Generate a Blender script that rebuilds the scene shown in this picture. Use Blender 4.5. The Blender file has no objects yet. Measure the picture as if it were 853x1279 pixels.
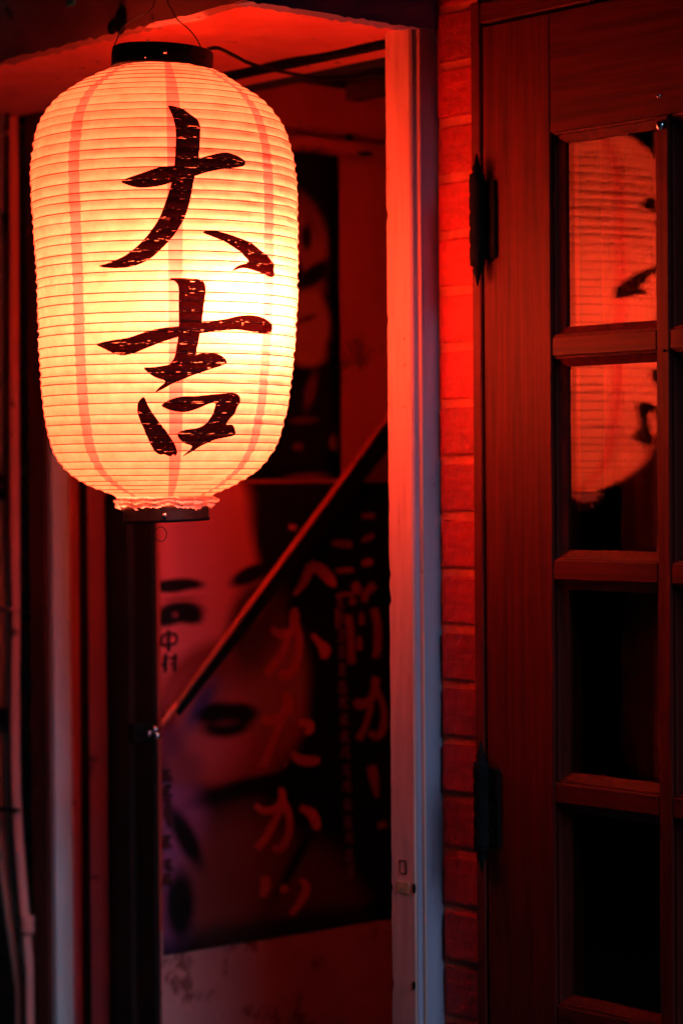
import bpy, bmesh, math, random
import numpy as np
from mathutils import Vector, Matrix, geometry
random.seed(7)
rnd = random.Random(11)
R = math.radians
sc = bpy.context.scene
COL = sc.collection

# ------------------------------------------------------------------ camera
# World axes follow the building: x runs along the door wall, y into it, z up.
CAM_LOC = Vector((1.98, -1.56, 1.50))
FPX = 3020.0                       # 85 mm lens on a 24 x 36 portrait frame
cam_d = bpy.data.cameras.new('camera')
cam = bpy.data.objects.new('camera', cam_d); COL.objects.link(cam)
cam_d.sensor_fit = 'VERTICAL'; cam_d.sensor_height = 36; cam_d.sensor_width = 24
cam_d.lens = 85.0; cam_d.clip_start = 0.05; cam_d.clip_end = 500
CM = Matrix.Rotation(R(49.03), 3, 'Z') @ Matrix.Rotation(R(90 - 0.75), 3, 'X') @ Matrix.Rotation(R(-0.45), 3, 'Z')
cam.matrix_world = Matrix.Translation(CAM_LOC) @ CM.to_4x4()
cam_d.dof.use_dof = True
cam_d.dof.focus_distance = 2.44
cam_d.dof.aperture_fstop = 3.7
cam_d.dof.aperture_blades = 9
sc.camera = cam

# ------------------------------------------------------------------ world: last trace of blue dusk
w = bpy.data.worlds.new('World'); sc.world = w; w.use_nodes = True
nt = w.node_tree; bg = nt.nodes['Background']
sky = nt.nodes.new('ShaderNodeTexSky'); sky.sky_type = 'NISHITA'; sky.sun_disc = False
sky.sun_elevation = R(32); sky.sun_rotation = R(90)
sky.air_density = 1.0; sky.dust_density = 0.2; sky.ozone_density = 4.0
nt.links.new(sky.outputs[0], bg.inputs[0]); bg.inputs[1].default_value = 0.0008

sun_d = bpy.data.lights.new('street_glow', 'SUN'); sun_d.energy = 1.4; sun_d.angle = R(28)
sun_d.color = (0.42, 0.66, 1.0)
sun = bpy.data.objects.new('street_glow', sun_d); COL.objects.link(sun)
# shines from +x (down the street) slightly from behind the wall line, low
sdir = Vector((1.0, -0.15, math.tan(R(32)))).normalized()
sun.rotation_euler = sdir.to_track_quat('Z', 'Y').to_euler()
sun.location = (6, -1, 4)

sc.view_settings.view_transform = 'Standard'; sc.view_settings.look = 'None'
sc.view_settings.exposure = 0.0; sc.view_settings.gamma = 1.0
sc.render.engine = 'CYCLES'
cy = sc.cycles
cy.use_denoising = True
cy.max_bounces = 10; cy.diffuse_bounces = 6; cy.glossy_bounces = 4; cy.transmission_bounces = 8
cy.transparent_max_bounces = 12; cy.sample_clamp_indirect = 12.0
cy.caustics_reflective = False; cy.caustics_refractive = False

BULB_STRENGTH = 660.0
BULB_COLOR = (1.0, 0.098, 0.041)

# ------------------------------------------------------------------ pixel -> place
def ray(px, py):
    return (CM @ Vector(((px - 426.5) / FPX, (639.5 - py) / FPX, -1.0))).normalized()
def hit_y(px, py, y):
    r = ray(px, py); return CAM_LOC + r * ((y - CAM_LOC.y) / r.y)
def hit_x(px, py, x):
    r = ray(px, py); return CAM_LOC + r * ((x - CAM_LOC.x) / r.x)
def hit_z(px, py, z):
    r = ray(px, py); return CAM_LOC + r * ((z - CAM_LOC.z) / r.z)

# ------------------------------------------------------------------ object helpers
def tag(o, label=None, cat=None, group=None, kind=None):
    if label: o['label'] = label
    if cat: o['category'] = cat
    if group: o['group'] = group
    if kind: o['kind'] = kind
    return o
def thing(name, loc, label=None, cat=None, group=None, kind=None):
    o = bpy.data.objects.new(name, None); COL.objects.link(o)
    o.location = loc; o.empty_display_size = 0.05
    return tag(o, label, cat, group, kind)
def wloc(o):
    v = Vector(o.location)
    while o.parent: o = o.parent; v = v + Vector(o.location)
    return v

class MB:
    def __init__(s): s.b = bmesh.new()
    def box(s, x0, x1, y0, y1, z0, z1, bev=0.0, seg=1):
        vs = [s.b.verts.new((x, y, z)) for z in (z0, z1) for y in (y0, y1) for x in (x0, x1)]
        fs = [(0,2,3,1),(4,5,7,6),(0,1,5,4),(2,6,7,3),(0,4,6,2),(1,3,7,5)]
        faces = [s.b.faces.new([vs[i] for i in f]) for f in fs]
        if bev:
            es = list({e for f in faces for e in f.edges})
            bmesh.ops.bevel(s.b, geom=es, offset=bev, segments=seg, affect='EDGES', clamp_overlap=True)
        return s
    def poly(s, pts):
        s.b.faces.new([s.b.verts.new(p) for p in pts]); return s
    def tube(s, pts, r, n=10, caps=True, rs=None):
        pts = [Vector(p) for p in pts]; rings = []; up = None
        for i, p in enumerate(pts):
            t = (pts[min(i+1, len(pts)-1)] - pts[max(i-1, 0)]).normalized()
            if up is None:
                up = Vector((0, 0, 1)) if abs(t.z) < 0.9 else Vector((1, 0, 0))
            a = (up - t * up.dot(t)).normalized(); up = a; b = t.cross(a)
            rr = rs[i] if rs else r
            rings.append([s.b.verts.new(p + (a*math.cos(k*2*math.pi/n) + b*math.sin(k*2*math.pi/n))*rr) for k in range(n)])
        for i in range(len(rings)-1):
            for k in range(n):
                f = s.b.faces.new((rings[i][k], rings[i][(k+1)%n], rings[i+1][(k+1)%n], rings[i+1][k])); f.smooth = True
        if caps:
            s.b.faces.new(list(reversed(rings[0]))); s.b.faces.new(rings[-1])
        return s
    def lathe(s, prof, cx, cy, n=32, close=False):
        rings = [[s.b.verts.new((cx + r*math.cos(k*2*math.pi/n), cy + r*math.sin(k*2*math.pi/n), z)) for k in range(n)] for r, z in prof]
        m = len(rings)
        for i in range(m if close else m-1):
            for k in range(n):
                A, B = rings[i], rings[(i+1) % m]
                f = s.b.faces.new((A[k], A[(k+1)%n], B[(k+1)%n], B[k])); f.smooth = True
        return s
    def ball(s, c, r, n=12, sc=(1,1,1)):
        m = Matrix.Translation(c) @ Matrix.Diagonal((sc[0], sc[1], sc[2], 1))
        g = bmesh.ops.create_uvsphere(s.b, u_segments=n, v_segments=n//2+2, radius=r, matrix=m)
        for v in g['verts']:
            for f in v.link_faces: f.smooth = True
        return s
    def build(s, name, mat, parent=None, origin=None, normals=True):
        if normals: bmesh.ops.recalc_face_normals(s.b, faces=s.b.faces[:])
        if parent is not None: o0 = wloc(parent)
        elif origin is not None: o0 = Vector(origin)
        else:
            xs = [v.co for v in s.b.verts]
            o0 = Vector(((min(p.x for p in xs)+max(p.x for p in xs))/2, (min(p.y for p in xs)+max(p.y for p in xs))/2, min(p.z for p in xs)))
        bmesh.ops.translate(s.b, verts=s.b.verts[:], vec=-o0)
        me = bpy.data.meshes.new(name); s.b.to_mesh(me); s.b.free()
        me.materials.append(mat)
        o = bpy.data.objects.new(name, me); COL.objects.link(o)
        if parent is not None: o.parent = parent
        else: o.location = o0
        return o
def bx(name, mat, parent, x0, x1, y0, y1, z0, z1, bev=0.001, **k):
    return MB().box(x0, x1, y0, y1, z0, z1, bev).build(name, mat, parent, **k)

# ------------------------------------------------------------------ materials
def new_mat(name):
    m = bpy.data.materials.new(name); m.use_nodes = True
    return m, m.node_tree, m.node_tree.nodes['Principled BSDF']
def nd(nt, t, **kw):
    n = nt.nodes.new(t)
    for k, v in kw.items(): setattr(n, k, v)
    return n
def surf(name, c1, c2, scale=(20,20,20), rough=0.6, bump=0.2, dirt=None, dirt_scale=9, dirt_thr=0.6, metal=0.0, spec=0.4, detail=6, dist=0.001, coat=0.0):
    """two-tone grain + optional worn / dirty patches + fine relief"""
    m, t, p = new_mat(name)
    tc = nd(t, 'ShaderNodeTexCoord'); mp = nd(t, 'ShaderNodeMapping'); mp.inputs['Scale'].default_value = scale
    t.links.new(tc.outputs['Object'], mp.inputs[0])
    n1 = nd(t, 'ShaderNodeTexNoise'); n1.inputs['Scale'].default_value = 1.0; n1.inputs['Detail'].default_value = detail; n1.inputs['Roughness'].default_value = 0.62
    t.links.new(mp.outputs[0], n1.inputs['Vector'])
    rp = nd(t, 'ShaderNodeValToRGB'); rp.color_ramp.elements[0].position = 0.32; rp.color_ramp.elements[1].position = 0.68
    rp.color_ramp.elements[0].color = (*c1, 1); rp.color_ramp.elements[1].color = (*c2, 1)
    t.links.new(n1.outputs['Fac'], rp.inputs[0]); col = rp.outputs[0]
    if dirt:
        n2 = nd(t, 'ShaderNodeTexNoise'); n2.inputs['Scale'].default_value = dirt_scale; n2.inputs['Detail'].default_value = 8; n2.inputs['Roughness'].default_value = 0.7
        t.links.new(tc.outputs['Object'], n2.inputs['Vector'])
        r2 = nd(t, 'ShaderNodeValToRGB'); r2.color_ramp.elements[0].position = dirt_thr; r2.color_ramp.elements[1].position = min(1, dirt_thr+0.05)
        r2.color_ramp.elements[0].color = (0,0,0,1); r2.color_ramp.elements[1].color = (1,1,1,1)
        t.links.new(n2.outputs['Fac'], r2.inputs[0])
        mx = nd(t, 'ShaderNodeMix', data_type='RGBA'); t.links.new(r2.outputs[0], mx.inputs[0]); t.links.new(col, mx.inputs[6]); mx.inputs[7].default_value = (*dirt, 1)
        col = mx.outputs[2]
    t.links.new(col, p.inputs['Base Color'])
    rm = nd(t, 'ShaderNodeMapRange'); rm.inputs[3].default_value = max(0, rough-0.12); rm.inputs[4].default_value = min(1, rough+0.14)
    t.links.new(n1.outputs['Fac'], rm.inputs[0]); t.links.new(rm.outputs[0], p.inputs['Roughness'])
    p.inputs['Metallic'].default_value = metal; p.inputs['Specular IOR Level'].default_value = spec
    if coat: p.inputs['Coat Weight'].default_value = coat; p.inputs['Coat Roughness'].default_value = 0.15
    if bump:
        b = nd(t, 'ShaderNodeBump'); b.inputs['Strength'].default_value = bump; b.inputs['Distance'].default_value = dist
        t.links.new(n1.outputs['Fac'], b.inputs['Height']); t.links.new(b.outputs[0], p.inputs['Normal'])
    return m

M = {}
M['asphalt'] = surf('asphalt', (0.035,0.036,0.04), (0.07,0.07,0.075), (60,60,60), 0.85, 0.6)
M['soffit'] = surf('peeling_soffit_paint', (0.74,0.14,0.09), (0.92,0.24,0.17), (17,17,17), 0.6, 0.7, dirt=(0.10,0.02,0.015), dirt_scale=26, dirt_thr=0.635, dist=0.003)
M['fascia'] = surf('weathered_fascia', (0.22,0.08,0.07), (0.36,0.14,0.12), (6,6,22), 0.7, 0.5, dirt=(0.02,0.012,0.012), dirt_scale=11, dirt_thr=0.62, dist=0.002)
M['fascia_end'] = surf('dull_violet_fascia', (0.16,0.16,0.34), (0.24,0.22,0.44), (12,12,12), 0.6, 0.3, dirt=(0.04,0.02,0.05), dirt_scale=8, dirt_thr=0.68)
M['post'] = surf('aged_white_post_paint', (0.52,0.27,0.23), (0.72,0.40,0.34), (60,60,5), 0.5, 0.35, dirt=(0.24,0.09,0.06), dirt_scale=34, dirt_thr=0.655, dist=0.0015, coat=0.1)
M['post_side'] = surf('shaded_post_side', (0.30,0.25,0.32), (0.42,0.36,0.44), (30,30,4), 0.5, 0.3, dirt=(0.07,0.07,0.10), dirt_scale=22, dirt_thr=0.68)  # sides turned from the lantern: shade and dim blue light put into the colour
M['brick'] = surf('red_glazed_brick', (0.27,0.006,0.003), (0.45,0.013,0.006), (75,75,75), 0.5, 1.0, dirt=(0.10,0.004,0.003), dirt_scale=85, dirt_thr=0.63, dist=0.003)
M['mortar'] = surf('pale_mortar', (0.42,0.075,0.04), (0.60,0.13,0.08), (90,90,90), 0.9, 0.9, dirt=(0.2,0.05,0.03), dirt_scale=50, dirt_thr=0.68)
M['door_wood'] = surf('red_brown_varnished_wood', (0.042,0.0028,0.0014), (0.108,0.0068,0.003), (120,120,5.0), 0.55, 0.5, dirt=(0.22,0.04,0.02), dirt_scale=95, dirt_thr=0.70, dist=0.0012, spec=0.16)
M['door_wood_cross'] = surf('red_brown_wood_cross_grain', (0.042,0.0028,0.0014), (0.108,0.0068,0.003), (5.0,120,120), 0.55, 0.5, dirt=(0.22,0.04,0.02), dirt_scale=95, dirt_thr=0.70, dist=0.0012, spec=0.16)
M['casing_wood'] = surf('dark_red_casing', (0.075,0.006,0.004), (0.12,0.010,0.006), (80,80,5), 0.5, 0.4, spec=0.16)
M['iron'] = surf('black_iron', (0.004,0.004,0.004), (0.010,0.009,0.009), (60,60,60), 0.8, 0.4, spec=0.05)
M['dark_wood'] = surf('black_brown_wood', (0.012,0.006,0.005), (0.026,0.011,0.009), (60,60,4), 0.6, 0.3, spec=0.2)
M['brown_frame'] = surf('dark_red_brown_frame', (0.05,0.014,0.012), (0.11,0.03,0.026), (40,40,4), 0.6, 0.4, dirt=(0.16,0.05,0.04), dirt_scale=40, dirt_thr=0.66, spec=0.2)
M['white_alu'] = surf('dull_white_aluminium', (0.60,0.66,0.66), (0.76,0.80,0.80), (20,20,3), 0.5, 0.15)
M['red_board'] = surf('faded_red_board', (0.62,0.14,0.15), (0.76,0.19,0.20), (25,25,4), 0.65, 0.4, dirt=(0.18,0.04,0.05), dirt_scale=16, dirt_thr=0.62)
M['recess_wall'] = surf('red_plaster', (0.50,0.07,0.045), (0.62,0.10,0.065), (9,9,3), 0.75, 0.4, dirt=(0.22,0.05,0.04), dirt_scale=7, dirt_thr=0.6)
M['pale_plaster'] = surf('pale_plaster', (0.50,0.30,0.28), (0.62,0.38,0.36), (9,9,9), 0.8, 0.5, dirt=(0.28,0.10,0.09), dirt_scale=12, dirt_thr=0.56)
M['lower_plaster'] = surf('rose_plaster', (0.52,0.16,0.15), (0.64,0.22,0.20), (9,9,9), 0.8, 0.5, dirt=(0.28,0.06,0.05), dirt_scale=12, dirt_thr=0.56)
M['stucco'] = surf('mossy_dark_stucco', (0.035,0.06,0.055), (0.11,0.13,0.10), (45,45,45), 0.95, 1.0, dist=0.006)
M['pipe'] = surf('dull_pink_pipe', (0.62,0.20,0.17), (0.76,0.28,0.23), (14,14,4), 0.5, 0.2, dirt=(0.10,0.035,0.03), dirt_scale=14, dirt_thr=0.62)
M['pipe_pale'] = surf('pale_plastic_conduit', (0.62,0.40,0.32), (0.74,0.50,0.40), (14,14,4), 0.45, 0.2)
M['cap'] = surf('black_lacquer', (0.003,0.003,0.004), (0.008,0.007,0.008), (70,70,70), 0.45, 0.3, spec=0.12)
M['rib'] = surf('lantern_rib', (0.03,0.014,0.008), (0.06,0.022,0.012), (60,60,60), 0.8, 0.0)
M['cord'] = surf('black_rubber', (0.006,0.005,0.005), (0.012,0.01,0.01), (90,90,90), 0.6, 0.2, spec=0.2)
M['wire'] = surf('dark_wire', (0.02,0.012,0.012), (0.05,0.03,0.025), (90,90,90), 0.4, 0.1, metal=0.7)
M['chrome'] = surf('bright_nut', (0.75,0.75,0.78), (0.85,0.85,0.88), (50,50,50), 0.16, 0.1, metal=1.0)
M['rail_red'] = surf('red_brown_rail_paint', (0.70,0.09,0.045), (0.85,0.13,0.07), (50,50,50), 0.35, 0.2)
M['curtain'] = surf('brown_cloth', (0.13,0.035,0.02), (0.20,0.055,0.03), (420,420,420), 0.95, 0.6)
M['dark_room'] = surf('unlit_room', (0.012,0.009,0.009), (0.022,0.016,0.015), (5,5,5), 0.9, 0.0)
M['facade'] = surf('far_side_facade', (0.022,0.02,0.024), (0.04,0.036,0.042), (3,3,3), 0.9, 0.3)
M['shutter'] = surf('far_side_shutter', (0.03,0.03,0.035), (0.05,0.05,0.055), (3,3,3), 0.6, 0.2)
M['teal'] = surf('teal_plastic', (0.03,0.25,0.21), (0.05,0.36,0.30), (30,30,30), 0.5, 0.1)
M['tan'] = surf('tan_tape', (0.42,0.24,0.12), (0.54,0.32,0.17), (60,60,60), 0.7, 0.2)

def streaks(m, scale, thr, c):
    t = m.node_tree; p = t.nodes['Principled BSDF']; src = p.inputs['Base Color'].links[0].from_socket
    tc = nd(t, 'ShaderNodeTexCoord'); mp = nd(t, 'ShaderNodeMapping'); mp.inputs['Scale'].default_value = scale; t.links.new(tc.outputs['Object'], mp.inputs[0])
    no = nd(t, 'ShaderNodeTexNoise'); no.inputs['Scale'].default_value = 1; no.inputs['Detail'].default_value = 7; no.inputs['Roughness'].default_value = 0.7
    t.links.new(mp.outputs[0], no.inputs['Vector'])
    mr = nd(t, 'ShaderNodeMapRange'); mr.inputs[1].default_value = thr; mr.inputs[2].default_value = thr+0.09; mr.inputs[4].default_value = 0.75
    t.links.new(no.outputs['Fac'], mr.inputs[0])
    mx = nd(t, 'ShaderNodeMix', data_type='RGBA'); t.links.new(mr.outputs[0], mx.inputs[0]); t.links.new(src, mx.inputs[6]); mx.inputs[7].default_value = (*c, 1)
    t.links.new(mx.outputs[2], p.inputs['Base Color'])
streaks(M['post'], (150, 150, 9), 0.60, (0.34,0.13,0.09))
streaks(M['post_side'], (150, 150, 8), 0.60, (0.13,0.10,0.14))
streaks(M['door_wood'], (160, 160, 26), 0.655, (0.02,0.002,0.001))
streaks(M['door_wood_cross'], (26, 160, 160), 0.655, (0.02,0.002,0.001))
streaks(M['soffit'], (22, 45, 40), 0.62, (0.30,0.05,0.03))
def vary(m, amt):
    t = m.node_tree; p = t.nodes['Principled BSDF']; src = p.inputs['Base Color'].links[0].from_socket
    oi = nd(t, 'ShaderNodeObjectInfo'); mr = nd(t, 'ShaderNodeMapRange'); mr.inputs[3].default_value = 1-amt; mr.inputs[4].default_value = 1+amt*0.6
    t.links.new(oi.outputs['Random'], mr.inputs[0])
    vm = nd(t, 'ShaderNodeVectorMath', operation='SCALE'); t.links.new(src, vm.inputs[0]); t.links.new(mr.outputs[0], vm.inputs['Scale'])
    t.links.new(vm.outputs[0], p.inputs['Base Color'])
vary(M['brick'], 0.28); vary(M['door_wood'], 0.12); vary(M['door_wood_cross'], 0.15)
def glass_mat():
    m, t, p = new_mat('window_glass'); t.nodes.remove(p)
    out = t.nodes['Material Output']
    geo = nd(t, 'ShaderNodeNewGeometry'); mr = nd(t, 'ShaderNodeMapRange')
    mr.inputs[3].default_value = 1.55; mr.inputs[4].default_value = 1/1.55
    t.links.new(geo.outputs['Backfacing'], mr.inputs[0])
    fr = nd(t, 'ShaderNodeFresnel'); t.links.new(mr.outputs[0], fr.inputs['IOR'])
    gl = nd(t, 'ShaderNodeBsdfGlossy'); gl.inputs['Roughness'].default_value = 0.022; gl.inputs[0].default_value = (0.90,0.50,0.42,1)
    tc = nd(t, 'ShaderNodeTexCoord'); no = nd(t, 'ShaderNodeTexNoise'); no.inputs['Scale'].default_value = 9; no.inputs['Detail'].default_value = 1
    t.links.new(tc.outputs['Object'], no.inputs['Vector'])
    b = nd(t, 'ShaderNodeBump'); b.inputs['Strength'].default_value = 0.03; b.inputs['Distance'].default_value = 0.001
    t.links.new(no.outputs['Fac'], b.inputs['Height']); t.links.new(b.outputs[0], gl.inputs['Normal'])
    tr = nd(t, 'ShaderNodeBsdfTransparent'); tr.inputs[0].default_value = (0.90,0.92,0.91,1)
    mx = nd(t, 'ShaderNodeMixShader'); t.links.new(fr.outputs[0], mx.inputs[0]); t.links.new(tr.outputs[0], mx.inputs[1]); t.links.new(gl.outputs[0], mx.inputs[2])
    t.links.new(mx.outputs[0], out.inputs['Surface'])
    return m
M['glass'] = glass_mat()

def paper_mat(name, bands=True, trans=0.62, thin=0.0, cols=((0.80,0.62,0.44),(0.98,0.86,0.68))):
    """washi: light passes through it (translucent) and is scattered back from it (diffuse)"""
    m, t, p = new_mat(name); t.nodes.remove(p); out = t.nodes['Material Output']
    tc = nd(t, 'ShaderNodeTexCoord')
    no = nd(t, 'ShaderNodeTexNoise'); no.inputs['Scale'].default_value = 55; no.inputs['Detail'].default_value = 6; no.inputs['Roughness'].default_value = 0.65
    t.links.new(tc.outputs['Object'], no.inputs['Vector'])
    rp = nd(t, 'ShaderNodeValToRGB'); rp.color_ramp.elements[0].position = 0.3; rp.color_ramp.elements[1].position = 0.7
    rp.color_ramp.elements[0].color = (*cols[0],1); rp.color_ramp.elements[1].color = (*cols[1],1)
    t.links.new(no.outputs['Fac'], rp.inputs[0]); col = rp.outputs[0]
    if bands:
        sp = nd(t, 'ShaderNodeSeparateXYZ'); t.links.new(tc.outputs['Object'], sp.inputs[0])
        at = nd(t, 'ShaderNodeMath', operation='ARCTAN2'); t.links.new(sp.outputs['Y'], at.inputs[0]); t.links.new(sp.outputs['X'], at.inputs[1])
        # seams every 45 degrees, one about 8.5 degrees right of the middle as seen from the street
        ad = nd(t, 'ShaderNodeMath', operation='ADD'); ad.inputs[1].default_value = BAND_SHIFT; t.links.new(at.outputs[0], ad.inputs[0])
        md = nd(t, 'ShaderNodeMath', operation='PINGPONG'); md.inputs[1].default_value = math.pi/8; t.links.new(ad.outputs[0], md.inputs[0])
        mr = nd(t, 'ShaderNodeMapRange'); mr.interpolation_type = 'SMOOTHSTEP'
        mr.inputs[1].default_value = R(2.75); mr.inputs[2].default_value = R(3.35); mr.inputs[3].default_value = 1.0; mr.inputs[4].default_value = 0.0
        t.links.new(md.outputs[0], mr.inputs[0])
        mx = nd(t, 'ShaderNodeMix', data_type='RGBA', blend_type='MULTIPLY'); t.links.new(mr.outputs[0], mx.inputs[0]); t.links.new(col, mx.inputs[6])
        mx.inputs[7].default_value = (0.86, 0.46, 0.58, 1); col = mx.outputs[2]
    df = nd(t, 'ShaderNodeBsdfDiffuse'); tl = nd(t, 'ShaderNodeBsdfTranslucent')
    t.links.new(col, df.inputs[0]); t.links.new(col, tl.inputs[0])
    mx = nd(t, 'ShaderNodeMixShader'); mx.inputs[0].default_value = trans
    t.links.new(df.outputs[0], mx.inputs[1]); t.links.new(tl.outputs[0], mx.inputs[2]); sh = mx.outputs[0]
    if thin:
        tr = nd(t, 'ShaderNodeBsdfTransparent'); m2 = nd(t, 'ShaderNodeMixShader'); m2.inputs[0].default_value = thin
        t.links.new(sh, m2.inputs[1]); t.links.new(tr.outputs[0], m2.inputs[2]); sh = m2.outputs[0]
    t.links.new(sh, out.inputs['Surface'])
    return m

def ink_mat():
    m, t, p = new_mat('brushed_ink'); t.nodes.remove(p); out = t.nodes['Material Output']
    tc = nd(t, 'ShaderNodeTexCoord'); mp = nd(t, 'ShaderNodeMapping'); mp.inputs['Scale'].default_value = (110, 110, 1100)
    t.links.new(tc.outputs['Object'], mp.inputs[0])
    no = nd(t, 'ShaderNodeTexNoise'); no.inputs['Scale'].default_value = 1; no.inputs['Detail'].default_value = 3
    t.links.new(mp.outputs[0], no.inputs['Vector'])
    ab = nd(t, 'ShaderNodeAttribute'); ab.attribute_name = 'rib'
    a2 = nd(t, 'ShaderNodeMath', operation='MULTIPLY_ADD'); a2.inputs[1].default_value = 0.19
    t.links.new(ab.outputs['Fac'], a2.inputs[0]); t.links.new(no.outputs['Fac'], a2.inputs[2])
    st = nd(t, 'ShaderNodeMapRange'); st.inputs[1].default_value = 0.70; st.inputs[2].default_value = 0.77
    t.links.new(a2.outputs[0], st.inputs[0])
    df = nd(t, 'ShaderNodeBsdfPrincipled'); df.inputs['Base Color'].default_value = (0.003,0.002,0.002,1); df.inputs['Roughness'].default_value = 0.6; df.inputs['Specular IOR Level'].default_value = 0.15
    tl = nd(t, 'ShaderNodeBsdfTranslucent'); tl.inputs[0].default_value = (0.010,0.002,0.003,1)
    m1 = nd(t, 'ShaderNodeMixShader'); m1.inputs[0].default_value = 0.45; t.links.new(df.outputs[0], m1.inputs[1]); t.links.new(tl.outputs[0], m1.inputs[2])
    tr = nd(t, 'ShaderNodeBsdfTransparent')
    m2 = nd(t, 'ShaderNodeMixShader'); t.links.new(st.outputs[0], m2.inputs[0]); t.links.new(m1.outputs[0], m2.inputs[1]); t.links.new(tr.outputs[0], m2.inputs[2])
    t.links.new(m2.outputs[0], out.inputs['Surface'])
    return m
def bulb_mat():
    m, t, p = new_mat('lit_bulb'); t.nodes.remove(p)
    e = nd(t, 'ShaderNodeEmission'); e.inputs[0].default_value = (*BULB_COLOR, 1); e.inputs[1].default_value = BULB_STRENGTH
    t.links.new(e.outputs[0], t.nodes['Material Output'].inputs['Surface'])
    return m

# ================================================================== LARGE STRUCTURE
WALL = 0.264          # y of the door wall's face
SOF = 1.995           # height of the canopy's underside
def xw(px, y=WALL, py=600): return hit_y(px, py, y).x

# --- street, far side of the alley, sky is the world
MB().poly([(-30,-30,0),(30,-30,0),(30,30,0),(-30,30,0)]).build('street', M['asphalt'], origin=(0,0,0))['kind'] = 'structure'
tag(bx('doorstep', M['pale_plaster'], None, -1.6, 1.6, -0.10, WALL, 0.004, 0.12, 0.006), kind='structure')
ob = thing('opposite_building', (0, -3.9, 0), 'dark unlit building across the alley behind the camera', 'building')
bx('wall', M['facade'], ob, -7, 3.0, -4.2, -3.9, 0, 6.5, 0.01)
for k in range(3):
    f = bx('shutter', M['shutter'], ob, -6.2+k*3.1, -4.0+k*3.1, -3.92, -3.88, 0.05, 2.3, 0.005)
    g = MB()
    for j in range(14): g.box(-6.2+k*3.1, -4.0+k*3.1, -3.875, -3.865, 0.12+j*0.155, 0.20+j*0.155, 0.003)
    g.build('slat', M['shutter'], f)['kind'] = 'stuff'

# --- canopy box over the recess
PB1 = xw(527, 0.2405)
CE = PB1 + 0.0006       # the canopy's end is flush with the post's side
can = thing('canopy', (-1.2, 0.12, SOF), 'boxed canopy with peeling red lit underside above the lantern', 'canopy')
b = MB()   # soffit sheet with small waves and chipped edge
nx, ny = 90, 14; grid = []
for i in range(nx+1):
    row = []
    for j in range(ny+1):
        x = -2.6 + (2.6+CE)*i/nx; y = 0.262*j/ny
        if j == 0: y += rnd.uniform(-0.0005, 0.0035) * (1 if rnd.random() < 0.6 else 0.1)
        z = SOF + 0.0012*math.sin(x*13+y*20) + 0.0008*math.sin(x*41-y*33)
        row.append(b.b.verts.new((x, y, z)))
    grid.append(row)
for i in range(nx):
    for j in range(ny):
        b.b.faces.new((grid[i][j], grid[i+1][j], grid[i+1][j+1], grid[i][j+1]))
b.build('soffit_panel', M['soffit'], can)
bx('core', M['dark_wood'], can, -2.598, CE-0.022, 0.022, 0.262, SOF+0.004, SOF+0.30, 0)
def rough_board(name, mat, parent, axis, a0, a1, c0, c1, z0, z1, n=90, jit=0.003):
    """board whose lower edge is chipped; axis 'x' runs along x"""
    g = MB(); lo_prev = None
    rows = []
    for i in range(n+1):
        a = a0 + (a1-a0)*i/n
        zz = z0 + (rnd.uniform(-jit, jit*0.6) if rnd.random() < 0.45 else rnd.uniform(-jit, jit)*0.2)
        if axis == 'x': pts = [(a,c0,zz),(a,c0,z1),(a,c1,z1),(a,c1,zz)]
        else: pts = [(c0,a,zz),(c0,a,z1),(c1,a,z1),(c1,a,zz)]
        rows.append([g.b.verts.new(p) for p in pts])
    for i in range(n):
        for k in range(4):
            g.b.faces.new((rows[i][k], rows[i+1][k], rows[i+1][(k+1)%4], rows[i][(k+1)%4]))
    g.b.faces.new(rows[0]); g.b.faces.new(list(reversed(rows[-1])))
    return g.build(name, mat, parent)
rough_board('fascia_board', M['fascia'], can, 'x', -2.6, CE, -0.002, 0.018, SOF-0.002, SOF+0.32, 260, 0.003)
tag(rough_board('fascia_board', M['fascia_end'], can, 'y', 0.0, 0.262, CE-0.0195, CE+0.0025, SOF-0.003, SOF+0.32, 40, 0.002), 'violet grey end fascia board')
bx('top_sheet', M['fascia'], can, -2.62, CE+0.01, -0.01, 0.262, SOF+0.322, SOF+0.34, 0.002)

# --- unseen flat roof added above the door to shade the upper post from the street
shd = thing('added_shade', (0.6, -0.2, 2.45), 'added unseen flat roof that shades the upper post, above the wooden door', 'added_shade')
bx('shade_sheet', M['dark_wood'], shd, 0.06, 1.27, -0.75, WALL-0.004, 2.36, 2.42, 0.004)
bx('edge_strip', M['fascia'], shd, 0.06, 1.27, -0.765, -0.752, 2.33, 2.44, 0.003)

# --- brick pier between the post and the door, and bricks over the door
BR0, BR1 = 0.046, xw(590.5, 0.255) - 0.0005
pier = thing('brick_pier', (0.08, WALL, 0), 'narrow stack of red bricks between the white post and the wooden door', 'brick wall')
bx('mortar', M['mortar'], pier, BR0-0.03, BR1-0.001, WALL+0.0042, WALL+0.10, 0.0, 2.75, 0)
joint_z = [hit_y(575, py, WALL).z for py in (79, 433)]
PITCH = (joint_z[0]-joint_z[1])/5.0
base = joint_z[1]
k0 = -int(base/PITCH)
brick_protos = []
for v in range(6):
    g = MB(); g.box(0, BR1-BR0, 0, 0.06, 0, PITCH-0.0098, 0.0016, 2)
    bmesh.ops.subdivide_edges(g.b, edges=[e for e in g.b.edges if e.calc_length() > 0.03], cuts=2, use_grid_fill=True)
    for vv in g.b.verts:
        vv.co += Vector((rnd.uniform(-1,1), rnd.uniform(-1,1), rnd.uniform(-1,1)))*0.0006
    me_o = g.build('brick', M['brick'], pier, normals=True)
    brick_protos.append(me_o.data); bpy.data.objects.remove(me_o)
for me in brick_protos:
    for vtx in me.vertices: vtx.co += Vector(pier.location)      # back to local brick space
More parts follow.
